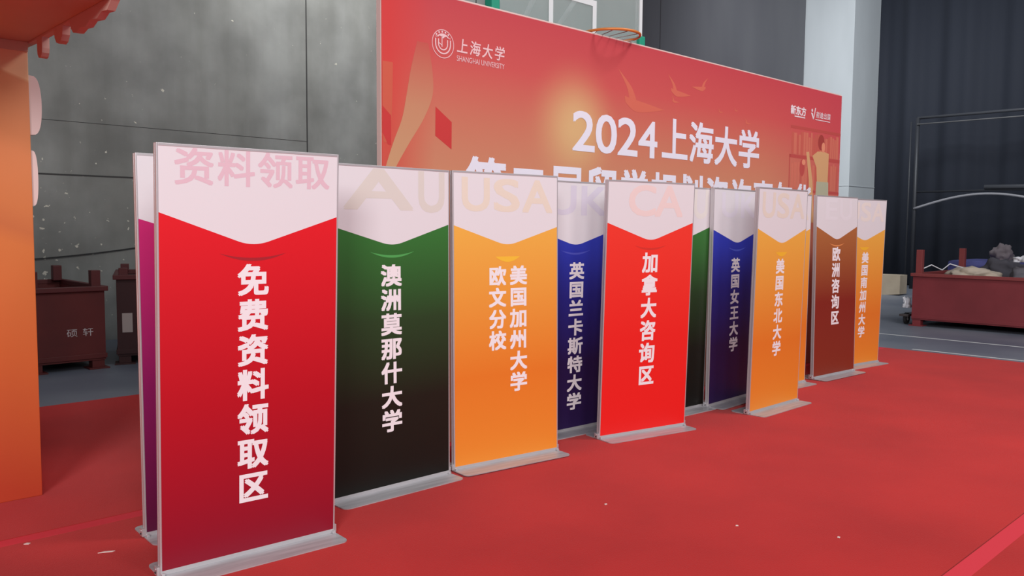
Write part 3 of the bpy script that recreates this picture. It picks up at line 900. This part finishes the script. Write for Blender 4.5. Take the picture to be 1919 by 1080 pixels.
lump('foam_sheet', 'pale cream packing sheet lying in the left of the red bin', 'packing sheet', 4.75, 0.10, 0.78, 0.40, 0.33, 0.13, mat('cream_foam', (186, 172, 156), 0.8), 8, 0.4)
lump('fabric_heap', 'big heap of grey fabric in the red bin at the picture edge', 'fabric', 5.0, -0.85, 0.72, 0.52, 0.42, 0.30, cloth, 2, 0.5)
lump('fabric_bundle', 'darker grey fabric bundle at the back of the red bin', 'fabric', 5.62, -0.15, 0.74, 0.22, 0.4, 0.26, mat('dark_cloth', (74, 72, 80), 0.9), 5, 0.5)
b = B(); b.tube([(-0.25, 0.25, 0.0), (-0.1, 0.1, 0.10), (0.02, -0.02, 0.02), (0.05, -0.12, 0.12), (0.2, -0.3, 0.05)], 0.010, 8)
p = grid(4.55, 0.5, 0.84)
tag(b.build('plastic_strip', mat('white_plastic', (214, 214, 220), 0.5), None, p, (0, 0, YAW)), 'twisted white plastic strip sticking out of the left of the red bin', 'plastic strip')
lump('plastic_sheet', 'crumpled white plastic sheet on the grey fabric heap', 'plastic sheet', 4.88, -0.58, 1.04, 0.14, 0.16, 0.07, mat('white_plastic', (214, 214, 220), 0.5), 11, 0.6)
lump('plastic_scrap', 'crumpled white scrap hanging beside the left end of the bin', 'plastic scrap', 4.22, 0.86, 0.30, 0.07, 0.06, 0.11, mat('white_plastic', (214, 214, 220), 0.5), 13, 0.8)
b = B(); b.box(6.7, 8.1, -1.9, 1.15, 0.0, 0.95, bev=0.08)
tag(b.build('tarp_covered_crate', noisy(mat('blue_tarp', (62, 64, 122), 0.6), (54, 56, 110), (74, 76, 136), (2, 2, 2), 3), None, ORG, (0, 0, YAW)), 'crate under a blue tarpaulin behind the red bin', 'crate')
lump('sack', 'pale grey sack lying on top of the blue tarpaulin', 'sack', 7.3, 0.42, 1.02, 0.22, 0.19, 0.2, mat('grey_sack', (104, 95, 100), 0.85), 21, 0.5)
# trolley beside the bin
tw = grid(4.55, 0.87)
wroot = empty('trolley', (tw.x, tw.y, 0), YAW)
tag(wroot, 'small trolley with black wheels at the left end of the red bin', 'trolley')
wheel_m = mat('black_rubber', (34, 32, 34), 0.8)
for xq in (-0.3, 0.4):
    b = B(); b.disc((xq, -0.02, 0.09), 'y', 0.09, 0.04, 24)
    wh = b.build('wheel', wheel_m, wroot)
    b = B(); b.disc((xq, -0.022, 0.09), 'y', 0.035, 0.044, 16)
    b.build('hub', steel, wh)
b = B(); b.box(-0.42, 0.55, -0.07, 0.07, 0.125, 0.16, bev=0.005)
b.box(0.40, 0.43, -0.03, 0.03, 0.085, 0.13); b.box(-0.315, -0.285, -0.03, 0.03, 0.085, 0.13)
b.build('deck', mat('trolley_paint', (70, 62, 62), 0.5), wroot)
# plywood offcut
pb = grid(10.2, 3.75)
b = B()
b.prism([(-0.5, 0.03), (-0.2, 0.0), (0.45, 0.0), (0.5, 0.05), (0.5, 0.46), (-0.5, 0.46)], 'x', -0.2, 0.2)
tag(b.build('cardboard_box', noisy(mat('kraft_board', (176, 162, 142), 0.8), (168, 154, 134), (184, 170, 150), (2, 2, 2), 3), None, pb, (0, 0, YAW)), 'beige cardboard box on the dark floor beyond the last orange stand', 'box')

# ------------------------------------------------------------------ tall pipe frame in front of the curtain
pf = grid(12.6, 3.99)
gr = empty('pipe_frame', (pf.x, pf.y, 0), YAW)
tag(gr, 'tall thin metal pipe frame with an arched bar in front of the dark curtain', 'pipe frame')
pipe_m = mat('grey_pipe', (74, 76, 82), 0.5, 0.2)
pipe_d = mat('dark_pipe', (50, 52, 58), 0.5, 0.2)
for yq in (0.0, -6.2):
    b = B(); b.tube([(0, yq, 0), (0, yq, 4.28)], 0.05); b.tube([(0.0, yq + 0.16, 0), (0.0, yq + 0.16, 4.2)], 0.02)
    b.build('post', pipe_d, gr)
b = B(); b.tube([(0, 0, 4.28), (0, -6.2, 4.28)], 0.035)
b.build('top_bar', pipe_m, gr)
b = B(); b.tube([(-0.06, 0, 4.12), (-0.06, -6.2, 4.12)], 0.016)
b.build('cable', mat('pale_cable', (104, 104, 106), 0.6), gr)
b = B(); b.tube([(0, 0, 2.44), (0, -6.2, 2.44)], 0.025)
b.build('middle_bar', pipe_d, gr)
b = B(); b.tube([(-0.05, -0.0 - 3.3 * k / 24, 2.02 + 0.34 * math.sin(math.pi * k / 24)) for k in range(25)], 0.03)
b.build('arched_bar', mat('pale_pipe', (134, 134, 140), 0.5), gr)
b = B(); b.tube([(-0.02, -1.6, 2.52), (-0.02, -3.0, 2.50), (-0.02, -4.6, 2.5)], 0.055)
b.build('rolled_cover', pipe_m, gr)

# cable hanging along the wall
wc = grid(-9.6, WALL_N - 0.03)
b = B(); b.tube([(0.0 + 6.8 * k / 24, 0, 1.02 + 0.75 * ((k / 24) - 0.28) ** 2 * 1.9) for k in range(25)], 0.007, 8)
tag(b.build('wall_cable', mat('black_cable', (40, 40, 42), 0.7), None, (wc.x, wc.y, 0), (0, 0, YAW)), 'thin black cable sagging along the concrete wall at left', 'cable')

# litter on the carpet
litter_m = mat('white_litter', (226, 206, 200), 0.8)
def scrap(x, y, sx, sy, rz, label, long=False):
    b = B()
    b.prism([(-sx, -sy * 0.6), (sx * 0.7, -sy), (sx, sy * 0.5), (-sx * 0.3, sy)], 'z', 0, 0.003)
    tag(b.build('paper_scrap', litter_m, None, (x, y, 0.0062), (0, 0, rz)), label, 'litter')
scrap(-1.82, 3.70, 0.035, 0.006, 0.35, 'long thin white paper scrap on the carpet left of the nearest stands')
scrap(-2.23, 3.79, 0.013, 0.009, 0.2, 'tiny white scrap on the carpet in the bottom left corner')
scrap(0.51, 4.41, 0.010, 0.006, 0.9, 'tiny white scrap on the carpet right of the nearest two-column orange stand')
scrap(1.13, 4.10, 0.008, 0.006, 0.2, 'tiny white scrap on the open carpet below the bright red stand')
scrap(1.58, 3.95, 0.009, 0.007, 1.2, 'tiny white scrap on the open carpet at lower right')
